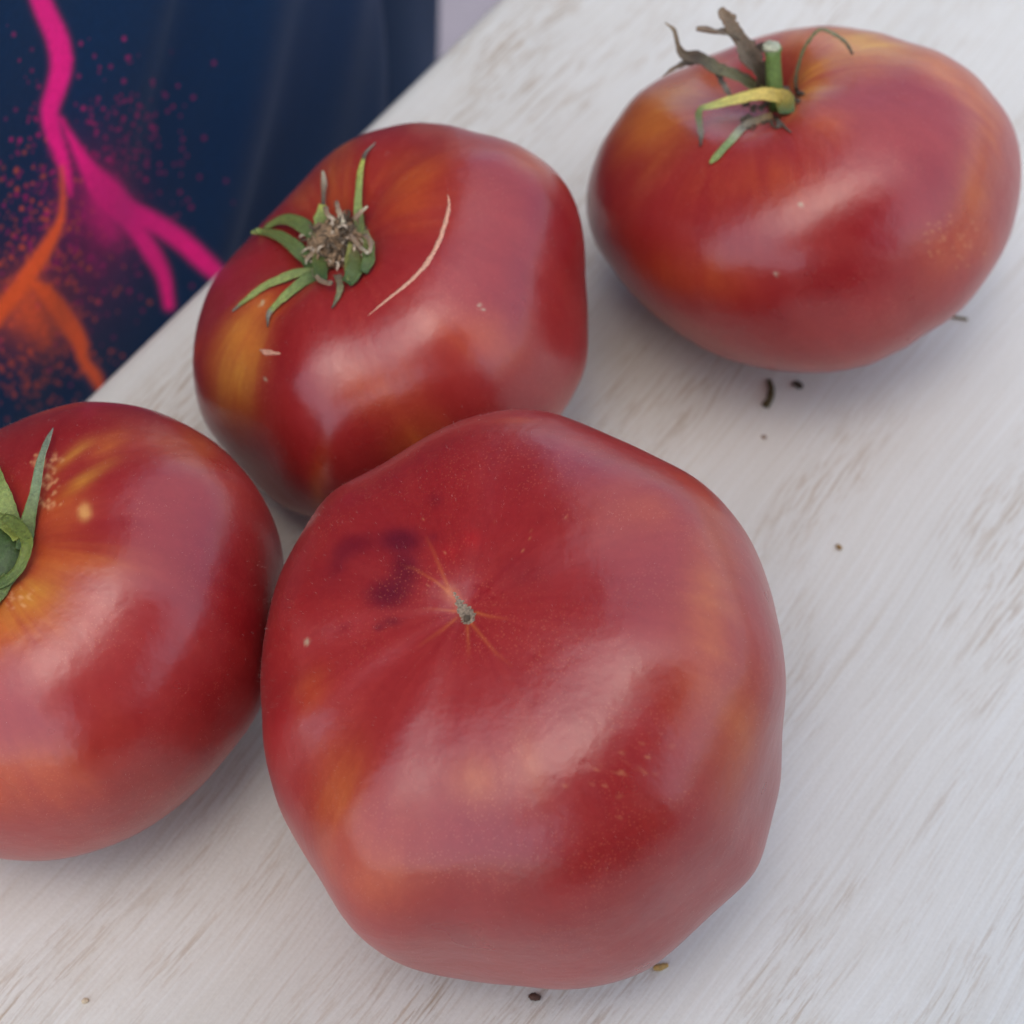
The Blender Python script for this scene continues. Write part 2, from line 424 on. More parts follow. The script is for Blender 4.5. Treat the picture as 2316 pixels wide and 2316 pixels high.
        V = np.array([tuple(v) for v in V])
        t = np.repeat(np.linspace(0, 1, n), 10)
        ks = np.array([c[0] for c in cols]); C = np.stack([np.interp(t, ks, [c[1][i] for c in cols]) for i in range(3)], -1)
        # paler midrib and edge
        side = np.tile(np.array([1, .5, 0, .5, 1, 1, .5, 0, .5, 1]), n); C = C * (.88 + .22 * side + .10 * (side == 0))[:, None]
        return mesh_obj(name, V, F, mat or M_SEPAL, parent or s.root, colors=C)
RED = np.array([.34, .022, .021])
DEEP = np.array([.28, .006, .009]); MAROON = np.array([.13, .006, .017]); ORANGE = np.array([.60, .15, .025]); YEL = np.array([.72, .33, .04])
PINK = np.array([.42, .05, .06]); TAN = np.array([.70, .30, .13]); ROR = np.array([.52, .085, .02])
GREEN = srgb(98, 112, 56); GREEN2 = srgb(132, 146, 74); DKGREEN = srgb(58, 84, 38); YGREEN = srgb(168, 170, 70); YELLOW = srgb(205, 180, 90)
BROWN = srgb(120, 100, 78); DBROWN = srgb(70, 58, 44); GREY = srgb(128, 124, 108); PALE = srgb(190, 180, 150)
SHAPES = {
 'front': dict(e=3.0, p=1.8, c=[0.00175, -0.0615, 0.03607], R=0.04370, b=0.77, dim=(0.05, 0.16), lobes=[(90, 0.06, 16), (35, 0.05, 16), (-14, 0.07, 17), (-118, 0.1, 14), (-158, 0.05, 11), (172, 0.06, 12), (135, 0.02, 14)],
   M=[[0.9638, 0.0, -0.2665], [-0.0235, 0.9961, -0.085], [0.2655, 0.0882, 0.9601]],
   g=[0.885, 0.907, 0.929, 0.946, 0.955, 0.956, 0.954, 0.945, 0.944, 0.946, 0.946, 0.959, 0.968, 0.982, 0.992, 0.983, 0.97, 0.969, 0.971, 0.971, 0.964, 0.969, 0.987, 0.974, 0.96, 0.959, 0.943, 0.902, 0.876, 0.874, 0.89, 0.889, 0.873, 0.872, 0.895, 0.916, 0.938, 0.927, 0.934, 0.939, 0.937, 0.924, 0.916, 0.929, 0.959, 0.974, 0.997, 1.009, 1.015, 1.02, 1.003, 0.985, 0.977, 0.985, 0.992, 0.951, 0.911, 0.888, 0.863, 0.86]),
 'mid': dict(e=2.4, p=1.0, c=[-0.02212, 0.02089, 0.03005], R=0.03618, b=0.78, dim=(0.3, 0.4), lobes=[(75, 0.05, 18), (20, 0.09, 22), (-48, 0.035, 18), (-102, 0.08, 15), (-150, 0.05, 15), (165, 0.04, 18), (115, 0.03, 13)],
   M=[[0.94, 0.0, -0.3411], [-0.0032, 1.0, -0.0087], [0.3411, 0.0093, 0.94]],
   g=[0.954, 0.938, 0.926, 0.944, 0.971, 0.999, 1.019, 1.033, 1.032, 1.039, 1.033, 1.017, 1.016, 0.994, 0.983, 0.963, 0.964, 0.957, 0.938, 0.897, 0.847, 0.829, 0.824, 0.83, 0.832, 0.83, 0.847, 0.862, 0.892, 0.913, 0.942, 0.967, 0.978, 0.98, 0.989, 0.997, 0.988, 0.991, 0.999, 1.031, 1.053, 1.045, 1.011, 0.96, 0.919, 0.912, 0.918, 0.935, 0.959, 0.954, 0.951, 0.948, 0.942, 0.947, 0.958, 0.974, 0.989, 1.002, 1.004, 0.98]),
 'far': dict(e=2.4, p=1.7, c=[0.05513, 0.05134, 0.02972], R=0.03704, b=0.74, dim=(0.28, 0.36), lobes=[(12, 0.1, 30), (68, -0.1, 16), (-45, 0.03, 20), (-120, 0.05, 30), (170, 0.03, 24), (120, 0.05, 18)],
   M=[[0.9236, 0.0, -0.3834], [0.0849, 0.9752, 0.2044], [0.3739, -0.2213, 0.9007]],
   g=[1.013, 1.011, 1.008, 1.003, 0.987, 0.956, 0.948, 0.926, 0.92, 0.904, 0.904, 0.928, 0.939, 0.973, 1.011, 1.045, 1.036, 1.001, 0.987, 0.981, 0.971, 0.987, 0.983, 1.034, 1.072, 1.102, 1.088, 1.094, 1.092, 1.092, 1.092, 1.082, 1.063, 1.024, 1.002, 0.976, 0.953, 0.928, 0.912, 0.897, 0.888, 0.881, 0.874, 0.881, 0.892, 0.912, 0.937, 0.963, 0.985, 1.004, 0.996, 1.009, 0.987, 1.005, 1.011, 1.013, 1.013, 1.021, 1.027, 1.02]),
 'left': dict(e=2.4, p=1.0, c=[-0.07495, -0.04537, 0.03089], R=0.03794, b=0.8, dim=(0.26, 0.3), lobes=[(60, 0.03, 20), (20, 0.045, 14), (-14, 0.05, 16), (-65, 0.03, 20), (-110, 0.05, 20), (170, 0.03, 24)],
   M=[[0.9638, 0.0, -0.2667], [-0.015, 0.9984, -0.054], [0.2663, 0.056, 0.9623]],
   g=[0.935, 0.953, 0.964, 0.981, 1.004, 1.023, 1.041, 1.049, 1.05, 1.036, 1.021, 1.011, 1.0, 0.99, 0.987, 0.967, 0.949, 0.927, 0.917, 0.917, 0.917, 0.917, 0.92, 0.925, 0.926, 0.921, 0.913, 0.911, 0.916, 0.918, 0.935, 0.948, 0.962, 0.976, 0.996, 1.002, 1.011, 1.007, 1.001, 0.987, 0.971, 0.957, 0.947, 0.938, 0.942, 0.948, 0.948, 0.939, 0.929, 0.918, 0.911, 0.91, 0.914, 0.918, 0.916, 0.918, 0.913, 0.906, 0.909, 0.914]),
}

# --- front tomato, upside down: the blossom scar faces up
T = Tomato('front', 'largest tomato at the front lying upside down, blossom scar showing and no stem')
for a in ((1610, 1330, 60, 240, ORANGE, .5), (1660, 1640, 80, 170, ORANGE, .5), (1480, 1120, 120, 70, ROR, .8), (770, 1830, 80, 150, ORANGE, .5), (1075, 1765, 70, 55, ORANGE, .35), (1200, 1730, 28, 80, ORANGE, .35, 12),  # the two faintest orange blobs paint tan reflections into the skin
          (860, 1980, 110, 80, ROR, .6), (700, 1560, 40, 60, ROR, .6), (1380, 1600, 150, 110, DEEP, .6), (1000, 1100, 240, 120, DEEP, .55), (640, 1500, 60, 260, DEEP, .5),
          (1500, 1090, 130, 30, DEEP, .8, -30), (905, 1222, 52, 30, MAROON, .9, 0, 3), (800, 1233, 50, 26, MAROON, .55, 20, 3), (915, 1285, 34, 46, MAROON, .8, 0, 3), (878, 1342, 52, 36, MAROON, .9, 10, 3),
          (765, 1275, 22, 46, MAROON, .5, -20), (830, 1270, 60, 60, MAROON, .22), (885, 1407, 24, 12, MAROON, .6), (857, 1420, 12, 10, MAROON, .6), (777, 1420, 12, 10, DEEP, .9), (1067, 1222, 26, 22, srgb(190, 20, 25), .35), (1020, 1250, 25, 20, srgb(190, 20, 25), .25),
          (985, 1130, 18, 16, MAROON, .35), (980, 1215, 12, 10, MAROON, .4), (1180, 1295, 60, 55, MAROON, .25), (1250, 1990, 330, 150, np.array([.24, .010, .008]), .6), (1450, 1700, 150, 130, DEEP, .5), (1165, 950, 60, 8, ROR, .5)):  # wide low blob: deep red skin with underside shade put into the pigment
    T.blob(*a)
rs = random.Random(4)
for k in range(34):      # russet pitting below the scar on the right
    T.blob(rs.gauss(1400, 60), rs.gauss(1735, 32), rs.uniform(2, 5), rs.uniform(2, 5), TAN, .32, 0, 3)
for k in range(12):
    T.blob(rs.gauss(1060, 120), rs.gauss(1250, 60), 2.5, 2.5, TAN, .4, 0, 3)
for k in range(26):      # dark flecks where the bruise breaks up
    T.blob(rs.gauss(1095, 22), rs.gauss(1340, 14), rs.uniform(2, 6), rs.uniform(2, 6), DEEP, .8, 0, 3)
T.blob(694, 1452, 6, 8, PALE, .6, 0, 3)
LINE = np.array([.62, .17, .04])
for pts, w in (([(1017, 1337), (1002, 1300), (982, 1250), (965, 1215)], 5), ([(1013, 1337), (985, 1315), (940, 1288), (915, 1280)], 4.5), ([(1030, 1382), (995, 1378), (955, 1376)], 5), ([(1057, 1415), (1059, 1450), (1060, 1485)], 5),
               ([(1066, 1410), (1090, 1440), (1120, 1475), (1155, 1505)], 5), ([(1030, 1400), (1000, 1425), (950, 1460)], 6), ([(1075, 1385), (1110, 1395), (1150, 1400)], 5)):
    T.stroke(pts, w * .85, LINE, .42)
T.stroke([(1018, 1340), (1032, 1360), (1048, 1385), (1060, 1405)], 16, np.array([.55, .14, .05]), .7)
T.finish()
A = smooth_path([np.append(T.at(x, y, -.0002), w * .0000685) for x, y, w in ((1011, 1330, 4), (1020, 1342, 9), (1032, 1360, 12), (1045, 1382, 19), (1058, 1402, 21), (1064, 1412, 12))], 40)
V, F = tube(A[:, :3], A[:, 3], 16, .28, np.array([0, -.6, .8]), .30, 3)
sc = mesh_obj('blossom_scar', V, F, M_CORK, T.root)
V, F = tube([T.at(1050, 1392, .0009), T.at(1056, 1398, .0007), T.at(1062, 1403, .0004)], [.0002, .0007, .0002], 8, .4, (0, -.6, .8), .3, 8)
mesh_obj('scar_pit', V, F, M_DRYDARK, sc)
FRONT = T
# --- middle tomato
T = Tomato('mid', 'tomato in the middle with long curved white scar and a torn-off bushy brown stem')
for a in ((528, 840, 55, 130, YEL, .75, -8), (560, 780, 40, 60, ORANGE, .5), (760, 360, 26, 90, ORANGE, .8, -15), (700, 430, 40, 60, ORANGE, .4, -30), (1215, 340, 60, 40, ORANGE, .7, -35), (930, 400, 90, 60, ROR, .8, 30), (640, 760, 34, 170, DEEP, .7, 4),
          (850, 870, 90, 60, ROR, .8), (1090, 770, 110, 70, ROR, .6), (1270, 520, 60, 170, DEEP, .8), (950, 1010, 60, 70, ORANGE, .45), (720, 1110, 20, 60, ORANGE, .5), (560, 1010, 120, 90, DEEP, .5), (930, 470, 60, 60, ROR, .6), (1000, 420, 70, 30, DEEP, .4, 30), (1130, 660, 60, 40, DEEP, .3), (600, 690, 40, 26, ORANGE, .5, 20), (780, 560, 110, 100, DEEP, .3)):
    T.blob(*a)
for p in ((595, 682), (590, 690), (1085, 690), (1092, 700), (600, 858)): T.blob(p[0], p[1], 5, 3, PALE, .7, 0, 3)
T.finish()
sp = [(1013, 440, 2), (1016, 470, 4.5), (1003, 520, 5.5), (985, 565, 6), (958, 607, 6), (920, 645, 5), (880, 676, 4), (832, 715, 1.5)]
A = smooth_path([np.append(T.at(x, y, -.00006), w * .00008) for x, y, w in sp], 60)
V, F = tube(A[:, :3], A[:, 3], 8, .35, (0, -.5, .85), .22, 5); mesh_obj('scar', V, F, M_SCAR, T.root)
A = smooth_path([np.append(T.at(x, y, -.00006), w * .00008) for x, y, w in ((588, 790, 2), (603, 797, 7), (622, 799, 4), (655, 803, 1.5))], 20)
V, F = tube(A[:, :3], A[:, 3], 8, .35, (0, -.5, .85), .22, 6); mesh_obj('scar', V, F, M_SCAR, T.root)
z = lambda rows, ox, oy, s=.31056: [(ox + r[0] * s, oy + r[1] * s, r[2] * s / 2) + tuple(r[3:]) for r in rows]
T.base_dep = float(np.dot(T.at(770, 590) - CAM, FW))
g1 = [(0, GREEN), (.5, GREEN2), (.85, GREEN2), (.93, GREY), (1, GREY)]
T.sepal(z([(1040, 1020, 80, 1.5), (980, 900, 110, 2.6), (890, 830, 120, 3), (770, 805, 85, 2), (640, 850, 50, .3)], 400, 250), [(0, DKGREEN), (.5, GREEN), (1, GREEN2)], seed=1)
T.sepal(z([(1000, 1180, 60, .8), (940, 1080, 110, 1.5), (850, 990, 110, 1.9), (720, 910, 75, 1.3), (610, 885, 60, .6), (545, 890, 25, .2)], 400, 250), [(0, DKGREEN), (.5, GREEN), (1, GREEN2)], seed=2)
T.sepal(z([(1010, 1180, 70, .8), (900, 1180, 70, 1.2), (780, 1220, 66, .9), (640, 1280, 50, .6), (500, 1380, 34, .4), (400, 1465, 8, .1)], 400, 250), g1, seed=3)
T.sepal(z([(1030, 1200, 80, .8), (930, 1240, 80, 1.0), (820, 1330, 66, .8), (730, 1410, 50, .5), (670, 1480, 36, .4), (660, 1575, 8, .1)], 400, 250), [(0, DKGREEN), (.5, GREEN2), (.7, GREEN2), (.78, GREY), (1, DBROWN)], seed=4)
T.sepal(z([(1170, 1200, 60, 1.0), (1190, 1290, 50, .6), (1165, 1370, 32, .4), (1128, 1440, 10, .1)], 400, 250), [(0, BROWN), (.5, srgb(120, 120, 80)), (1, DBROWN)], seed=5)
T.sepal(z([(1340, 960, 70, .6), (1325, 780, 66, 1.6), (1322, 640, 56, 1.8), (1332, 480, 46, 1.4), (1352, 375, 34, 1.0), (1375, 310, 22, .9), (1445, 235, 10, .8)], 400, 250), [(0, GREEN), (.4, GREEN2), (.68, YGREEN), (.72, DBROWN), (1, GREY)], seed=6)
T.sepal(z([(1090, 1100, 130, 1.5), (1060, 940, 130, 3.2), (1050, 800, 110, 3.6), (1060, 690, 50, 3.2)], 400, 250), [(0, DKGREEN), (.8, GREEN2), (1, YGREEN)], seed=7)
T.sepal(z([(1065, 700, 34, 3.2), (1068, 600, 34, 3.2), (1072, 530, 44, 3.0), (1063, 440, 18, 2.6)], 400, 250), [(0, DBROWN), (.5, BROWN), (1, PALE)], seed=8)
# the torn stub and its dried fibres
ax = np.array(CAM) - T.at(780, 570); ax = ax / np.linalg.norm(ax) * .75 + T.axis * .55; ax /= np.linalg.norm(ax)
b0 = T.at(772, 575, 0.0) - ax * .0006
hs = [0, .0012, .0028, .0042, .0050, .0054]; rr = [.0040, .0049, .0052, .0045, .0034, .0012]
V, F = tube([b0 + ax * h for h in hs], rr, 22, 1, (0, 0, 1), .07, 9)
stub = mesh_obj('stem_stub', V, F, M_STEM, T.root)
Vc = Vector(ax); u1 = Vc.cross(Vector((0, 0, 1))).normalized(); u2 = Vc.cross(u1).normalized()
rs = random.Random(11)
M_DRY2 = mat_plain('pale_dried_fibre', srgb(196, 178, 152), .8, .35, 1300, .6, .0003)
V, F = tube([b0 + ax * h for h in (.0036, .0048, .0056, .0060)], [.0049, .0050, .0038, .0012], 26, 1, (0, 0, 1), .16, 12)
mesh_obj('torn_core', V, F, M_DRY, stub)
for k in range(210):
    a = rs.uniform(0, 6.28); rad = .0060 * math.sqrt(rs.random()); p = Vector(b0) + Vc * (.0056 + .0014 * (1 - (rad / .005) ** 2) - .0016 * (rad / .005) ** 3) + u1 * math.cos(a) * rad + u2 * math.sin(a) * rad
    d = (u1 * rs.uniform(-1, 1) + u2 * rs.uniform(-1, 1) + Vc * rs.uniform(-.15, .5)).normalized(); q = [p.copy()]
    for j in range(5):
        d = (d + Vector((rs.uniform(-.75, .75), rs.uniform(-.75, .75), rs.uniform(-.75, .75))) - Vc * .1 * j).normalized(); p = p + d * rs.uniform(.00035, .00075); q.append(p.copy())
    q = [tuple(w) for w in smooth_path(q, 9)]
    w0 = rs.uniform(.00014, .00040)
    V, F = tube(q, [w0 * f for f in (.6, .9, 1, 1.1, 1, .9, .8, .6, .3)], 6, .55, None, .25, k)
    mesh_obj('dried_fibre', V, F, (M_DRY, M_DRY2, M_DRYDARK, M_DRY, M_DRYDARK, M_DRY)[k % 6], stub)
for k_, rows_ in enumerate(([(1360, 1180, 60, 1.2), (1395, 1090, 90, 2.4), (1400, 980, 80, 3.6), (1370, 880, 40, 4.2)], [(1240, 1260, 80, 1.0), (1290, 1180, 120, 2.4), (1300, 1090, 100, 3.8), (1280, 1010, 40, 4.4)], [(1060, 1240, 80, 1.0), (1040, 1150, 110, 2.4), (1040, 1040, 80, 3.6), (1060, 960, 40, 4.0)])):
    T.sepal(z(rows_, 400, 250), [(0, DKGREEN), (.6, srgb(96, 108, 50)), (1, srgb(130, 125, 80))], seed=80 + k_, n=16)
for pts in ([(1080, 700, 40, 4.5), (1100, 760, 36, 5), (1150, 800, 30, 5.5)], [(1290, 790, 36, 5), (1340, 740, 34, 4.5), (1390, 695, 16, 4)], [(1090, 1000, 50, 4), (1010, 1030, 44, 3.5), (950, 1080, 26, 3), (940, 1120, 8, 2.8)],
            [(1130, 1260, 40, 3), (1060, 1245, 40, 2.6), (1010, 1200, 36, 2.4), (990, 1150, 16, 2.4)], [(1160, 660, 30, 5), (1180, 740, 40, 5.6), (1210, 820, 40, 6)], [(1370, 900, 44, 4.5), (1410, 960, 40, 4), (1400, 1030, 30, 4), (1340, 1050, 16, 5)],
            [(1260, 900, 40, 6), (1320, 980, 36, 6), (1390, 1040, 26, 5)], [(1250, 1240, 20, 3.4), (1240, 1120, 44, 4.6), (1265, 960, 30, 6)]):
    T.sepal(z(pts, 400, 250), [(0, BROWN), (.5, srgb(150, 126, 98)), (1, PALE)] if pts[0][0] != 1250 else [(0, GREEN), (1, srgb(140, 140, 70))], name='dried_fibre', parent=stub, n=12, seed=pts[0][0], flat=.4)
MID = T
# --- far tomato
T = Tomato('far', 'tomato farthest right at the top, with a green stem stalk and shrivelled sepals')
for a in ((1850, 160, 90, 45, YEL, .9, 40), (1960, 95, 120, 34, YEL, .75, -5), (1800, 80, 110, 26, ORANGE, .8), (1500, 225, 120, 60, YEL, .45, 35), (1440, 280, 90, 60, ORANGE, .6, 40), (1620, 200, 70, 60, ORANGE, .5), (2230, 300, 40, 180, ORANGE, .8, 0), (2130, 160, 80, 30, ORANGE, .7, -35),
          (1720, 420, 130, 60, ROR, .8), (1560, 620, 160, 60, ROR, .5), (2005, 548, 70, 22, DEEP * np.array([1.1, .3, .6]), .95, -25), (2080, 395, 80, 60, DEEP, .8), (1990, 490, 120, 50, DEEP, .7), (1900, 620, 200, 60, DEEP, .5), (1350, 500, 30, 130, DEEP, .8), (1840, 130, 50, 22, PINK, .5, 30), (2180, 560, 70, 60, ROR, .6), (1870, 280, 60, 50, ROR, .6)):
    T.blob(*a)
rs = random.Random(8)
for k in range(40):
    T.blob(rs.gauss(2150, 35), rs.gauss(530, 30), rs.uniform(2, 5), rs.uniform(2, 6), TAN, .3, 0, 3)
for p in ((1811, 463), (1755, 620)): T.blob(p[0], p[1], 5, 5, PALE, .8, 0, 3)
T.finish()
T.base_dep = float(np.dot(T.at(1745, 262) - CAM, FW)) - .0035
zf = lambda rows: z([r[:3] + ((0, r[3]) if len(r) > 3 else ()) for r in rows], 1450, 0)
DRYC = [(0, DBROWN), (.4, srgb(110, 98, 80)), (1, srgb(135, 115, 90))]
T.sepal(zf([(900, 660, 90, -1), (850, 540, 140, -3), (780, 400, 150, -6), (730, 290, 120, -8), (670, 200, 100, -9), (625, 130, 100, -9.5), (575, 60, 50, -10)]), DRYC, seed=20, flat=.35)
T.sepal(zf([(720, 270, 60, -8), (640, 240, 80, -8.5), (540, 240, 60, -9), (400, 218, 46, -9)]), DRYC, seed=21, flat=.4)
T.sepal(zf([(800, 400, 60, -6), (870, 350, 70, -6), (920, 340, 30, -6)]), [(0, DBROWN), (1, DBROWN)], seed=22, flat=.4, n=10)
T.sepal(zf([(900, 700, 70, -1), (780, 620, 95, -2.5), (640, 540, 100, -4.5), (520, 480, 95, -5.5), (400, 430, 95, -6), (310, 390, 70, -6.5), (265, 310, 36, -7), (240, 220, 26, -8), (175, 165, 10, -8)]), [(0, srgb(105, 110, 70)), (.25, srgb(110, 108, 75)), (.5, DBROWN), (1, srgb(140, 120, 90))], seed=23, flat=.3)
T.sepal(zf([(420, 450, 40, -6), (310, 465, 40, -6), (230, 505, 28, -6), (155, 555, 8, -6)]), [(0, DBROWN), (1, BROWN)], seed=24, flat=.35)
T.sepal(zf([(540, 500, 50, -5), (580, 590, 44, -4), (620, 650, 40, -3.5), (650, 690, 30, -3)]), [(0, DBROWN), (1, GREY)], seed=25, flat=.35, n=12)
st = zf([(985, 790, 120, 0), (975, 680, 124, -2), (965, 520, 116, -4.5), (960, 400, 112, -6), (960, 355, 132, -6.6), (958, 345, 120, -6.8)])
A = [CAM + ray(r[0], r[1]) * (T.base_dep + r[4] / 1000) for r in st]
V, F = tube(A, [r[2] * .0000795 for r in st], 18, .95, (0, -.5, .8), .05, 3); stem = mesh_obj('stem', V, F, M_STEM, T.root)
V, F = tube([A[-1] + np.array([-.0001, 0, -.0002]), A[-1] + np.array([-.0001, .0001, .0005])], [.0017, .0014], 14, 1, (0, -1, .2), .18, 4)
mesh_obj('cut_end', V, F, mat_plain('pale_cut_stem', srgb(178, 180, 150), .8, .35, 1600, .6, .0003), stem)
T.sepal(zf([(1130, 660, 26, -1), (1130, 540, 26, -3), (1180, 370, 26, -5.5), (1250, 260, 26, -7), (1310, 214, 26, -7.5), (1400, 245, 28, -7.5), (1490, 310, 26, -7), (1540, 395, 20, -6.4)]), [(0, DBROWN), (.3, srgb(110, 110, 70)), (.7, srgb(120, 120, 85)), (1, DBROWN)], seed=26, flat=.6)
T.sepal(zf([(1060, 830, 120, -3.5), (1040, 740, 140, -4), (960, 700, 110, -4.6), (860, 690, 90, -5), (720, 715, 75, -5.2), (580, 755, 60, -5), (450, 785, 40, -4.8)]), [(0, DKGREEN), (.2, srgb(150, 130, 50)), (.45, YELLOW), (.8, srgb(190, 185, 95)), (1, srgb(150, 160, 90))], seed=27, flat=.3)
T.sepal(zf([(455, 780, 44, -4.8), (422, 820, 50, -4.6), (425, 900, 46, -4.2), (438, 980, 40, -3.8), (430, 1065, 12, -3.6)]), [(0, srgb(140, 150, 90)), (.3, GREEN), (.7, GREY), (1, DBROWN)], seed=28, flat=.3)
T.sepal(zf([(960, 860, 90, -2.4), (880, 880, 80, -3), (760, 925, 66, -3.4), (690, 985, 60, -3.6), (600, 1085, 56, -3.8), (540, 1150, 50, -3.9), (500, 1190, 20, -3.9)]), [(0, srgb(130, 105, 60)), (.4, GREY), (.5, srgb(160, 165, 130)), (.6, srgb(120, 140, 85)), (1, GREEN2)], seed=29, flat=.3)
rs = random.Random(5)
for k in range(16):
    q = [(rs.uniform(740, 1120), rs.uniform(700, 900) - 0, rs.uniform(24, 60), rs.uniform(-3, -1))]
    if q[0][0] > 1000: q = [(rs.uniform(1060, 1170), rs.uniform(640, 740), 40, -2)]
    if q[0][0] < 1000 and q[0][1] < 760: q = [(rs.uniform(740, 960), rs.uniform(780, 900), 40, -2)]
    for j in range(3): q.append((q[-1][0] + rs.uniform(-50, 50), q[-1][1] + rs.uniform(-40, 45), q[0][2] * (.8, .6, .25)[j], q[-1][3] + rs.uniform(-.4, .4)))
    T.sepal(zf(q), [(0, DBROWN), (1, DBROWN * 1.5)], name='dried_fibre', n=10, seed=60 + k, flat=.4)
FAR = T
# --- left tomato, partly outside the frame
T = Tomato('left', 'tomato at the left edge with yellow streaks and a broad green collar of sepals')
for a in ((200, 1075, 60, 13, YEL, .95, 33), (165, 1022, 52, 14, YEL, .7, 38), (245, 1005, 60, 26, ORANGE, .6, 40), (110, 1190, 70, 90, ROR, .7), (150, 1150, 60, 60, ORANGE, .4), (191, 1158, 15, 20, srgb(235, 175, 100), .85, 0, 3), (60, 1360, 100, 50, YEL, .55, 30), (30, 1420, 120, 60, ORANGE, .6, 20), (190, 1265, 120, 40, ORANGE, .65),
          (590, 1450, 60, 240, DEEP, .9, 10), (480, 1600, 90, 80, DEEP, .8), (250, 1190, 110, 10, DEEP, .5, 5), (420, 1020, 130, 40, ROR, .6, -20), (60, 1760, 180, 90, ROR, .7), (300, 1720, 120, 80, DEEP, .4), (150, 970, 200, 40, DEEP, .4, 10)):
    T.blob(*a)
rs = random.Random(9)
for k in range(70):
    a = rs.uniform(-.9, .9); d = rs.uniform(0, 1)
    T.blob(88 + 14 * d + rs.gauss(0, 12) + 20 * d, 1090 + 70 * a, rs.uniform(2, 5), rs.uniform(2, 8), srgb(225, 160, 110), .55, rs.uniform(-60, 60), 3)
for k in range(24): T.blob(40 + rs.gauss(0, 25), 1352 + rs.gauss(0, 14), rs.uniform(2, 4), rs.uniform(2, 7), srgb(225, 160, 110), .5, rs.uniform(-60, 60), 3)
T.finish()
T.base_dep = float(np.dot(T.at(10, 1260) - CAM, FW))
zl = lambda rows: z(rows, 0, 850, .36232)
T.sepal(zl([(150, 1090, 90, .5), (165, 980, 96, 1.4), (190, 850, 80, 2.4), (225, 690, 62, 3), (260, 520, 50, 3), (300, 400, 34, 2.6), (332, 325, 8, 2.2)]), [(0, DKGREEN), (.3, GREEN), (.6, srgb(120, 135, 100)), (1, GREY)], seed=40)
T.sepal(zl([(110, 1060, 110, .8), (80, 930, 120, 2), (30, 780, 110, 3), (-10, 640, 80, 3.4), (-60, 480, 40, 3.4)]), [(0, DKGREEN), (.5, GREEN2), (1, GREEN)], seed=41)
T.sepal(zl([(20, 880, 50, 4.2), (90, 920, 80, 4.2), (150, 985, 80, 3.8), (176, 1060, 76, 3.2), (150, 1150, 70, 2.6), (90, 1240, 70, 2.4), (0, 1300, 70, 2.4), (-120, 1330, 50, 2.4)]), [(0, srgb(92, 106, 44)), (.5, srgb(100, 112, 40)), (1, DKGREEN)], seed=42, flat=.45)
T.sepal(zl([(-60, 900, 60, 4), (0, 900, 90, 4.2), (60, 950, 80, 4.0), (110, 1020, 60, 3.6)]), [(0, GREEN), (1, srgb(120, 130, 50))], seed=43, flat=.4)
T.sepal(zl([(60, 1260, 90, 1.0), (-40, 1400, 90, 1.0), (-160, 1560, 60, .8)]), [(0, GREEN), (1, GREEN)], seed=44)
b0 = T.at(5, 1275, 0); ax = T.axis * .8 + np.array([-.1, -.2, .1])
V, F = tube([b0 - ax * .002, b0 + ax * .002, b0 + ax * .0038, b0 + ax * .0046], [.0050, .0058, .0052, .0030], 30, 1, (0, -1, 0), .05, 2)
V = [tuple(Vector(v) + Vector((-.0005, 0, 0))) for v in V]
mesh_obj('stem_stub', V, F, mat_plain('dark_green_stem', srgb(58, 80, 34), .55, .3, 1200, .5, .0003, .1), T.root)
LEFT = T

# ------------------------------------------------------------------ plant litter on the table
def litter(label, pts, col, flat=.8, group=None):
    P = [np.array(on_table(x, y)) + np.array([0, 0, w * .00007 * flat + h]) for x, y, w, h in pts]
    A = smooth_path([np.append(p, q[2] * .00008) for p, q in zip(P, pts)], 10)
    V, F = tube(A[:, :3], A[:, 3], 8, flat, (0, 0, 1), .2, int(pts[0][0]))
    tag(mesh_obj('plant_crumb', V, F, mat_plain('crumb', col, .8, .3, 1500, .5, .0003)), label, 'crumb')
litter('longest dark twig bit standing below the far tomato', [(1738, 862, 6, 0), (1743, 880, 8, 0), (1742, 900, 8, 0), (1730, 922, 9, 0)], srgb(74, 62, 30))
litter('short dark crumb right beside the longest twig bit', [(1792, 868, 4, 0), (1803, 872, 9, 0), (1812, 880, 7, 0)], srgb(60, 48, 34))
litter('thin brown stick poking out from under the right side of the far tomato', [(2140, 716, 3, 0), (2165, 720, 4, 0), (2188, 724, 4.5, 0)], srgb(120, 105, 72))
litter('tiny brown speck left below the twig bit', [(1722, 988, 3, 0), (1728, 990, 5, 0), (1733, 993, 3, 0)], srgb(140, 115, 95))
litter('tiny yellow-brown speck on bare table right of the front tomato', [(1892, 1234, 4, 0), (1898, 1240, 6, 0), (1903, 1243, 4, 0)], srgb(150, 118, 70))
litter('small dark seed lying just below the front tomato', [(1196, 2254, 4, 0), (1208, 2257, 9, 0), (1222, 2259, 5, 0)], srgb(80, 50, 38))
litter('ochre crumb at the lower right rim of the front tomato', [(1478, 2192, 5, 0), (1492, 2190, 8, 0), (1510, 2183, 4, 0)], srgb(175, 140, 80))
litter('pale straw-coloured speck near the bottom left corner', [(186, 2268, 4, 0), (194, 2265, 6, 0), (200, 2262, 4, 0)], srgb(200, 180, 150))

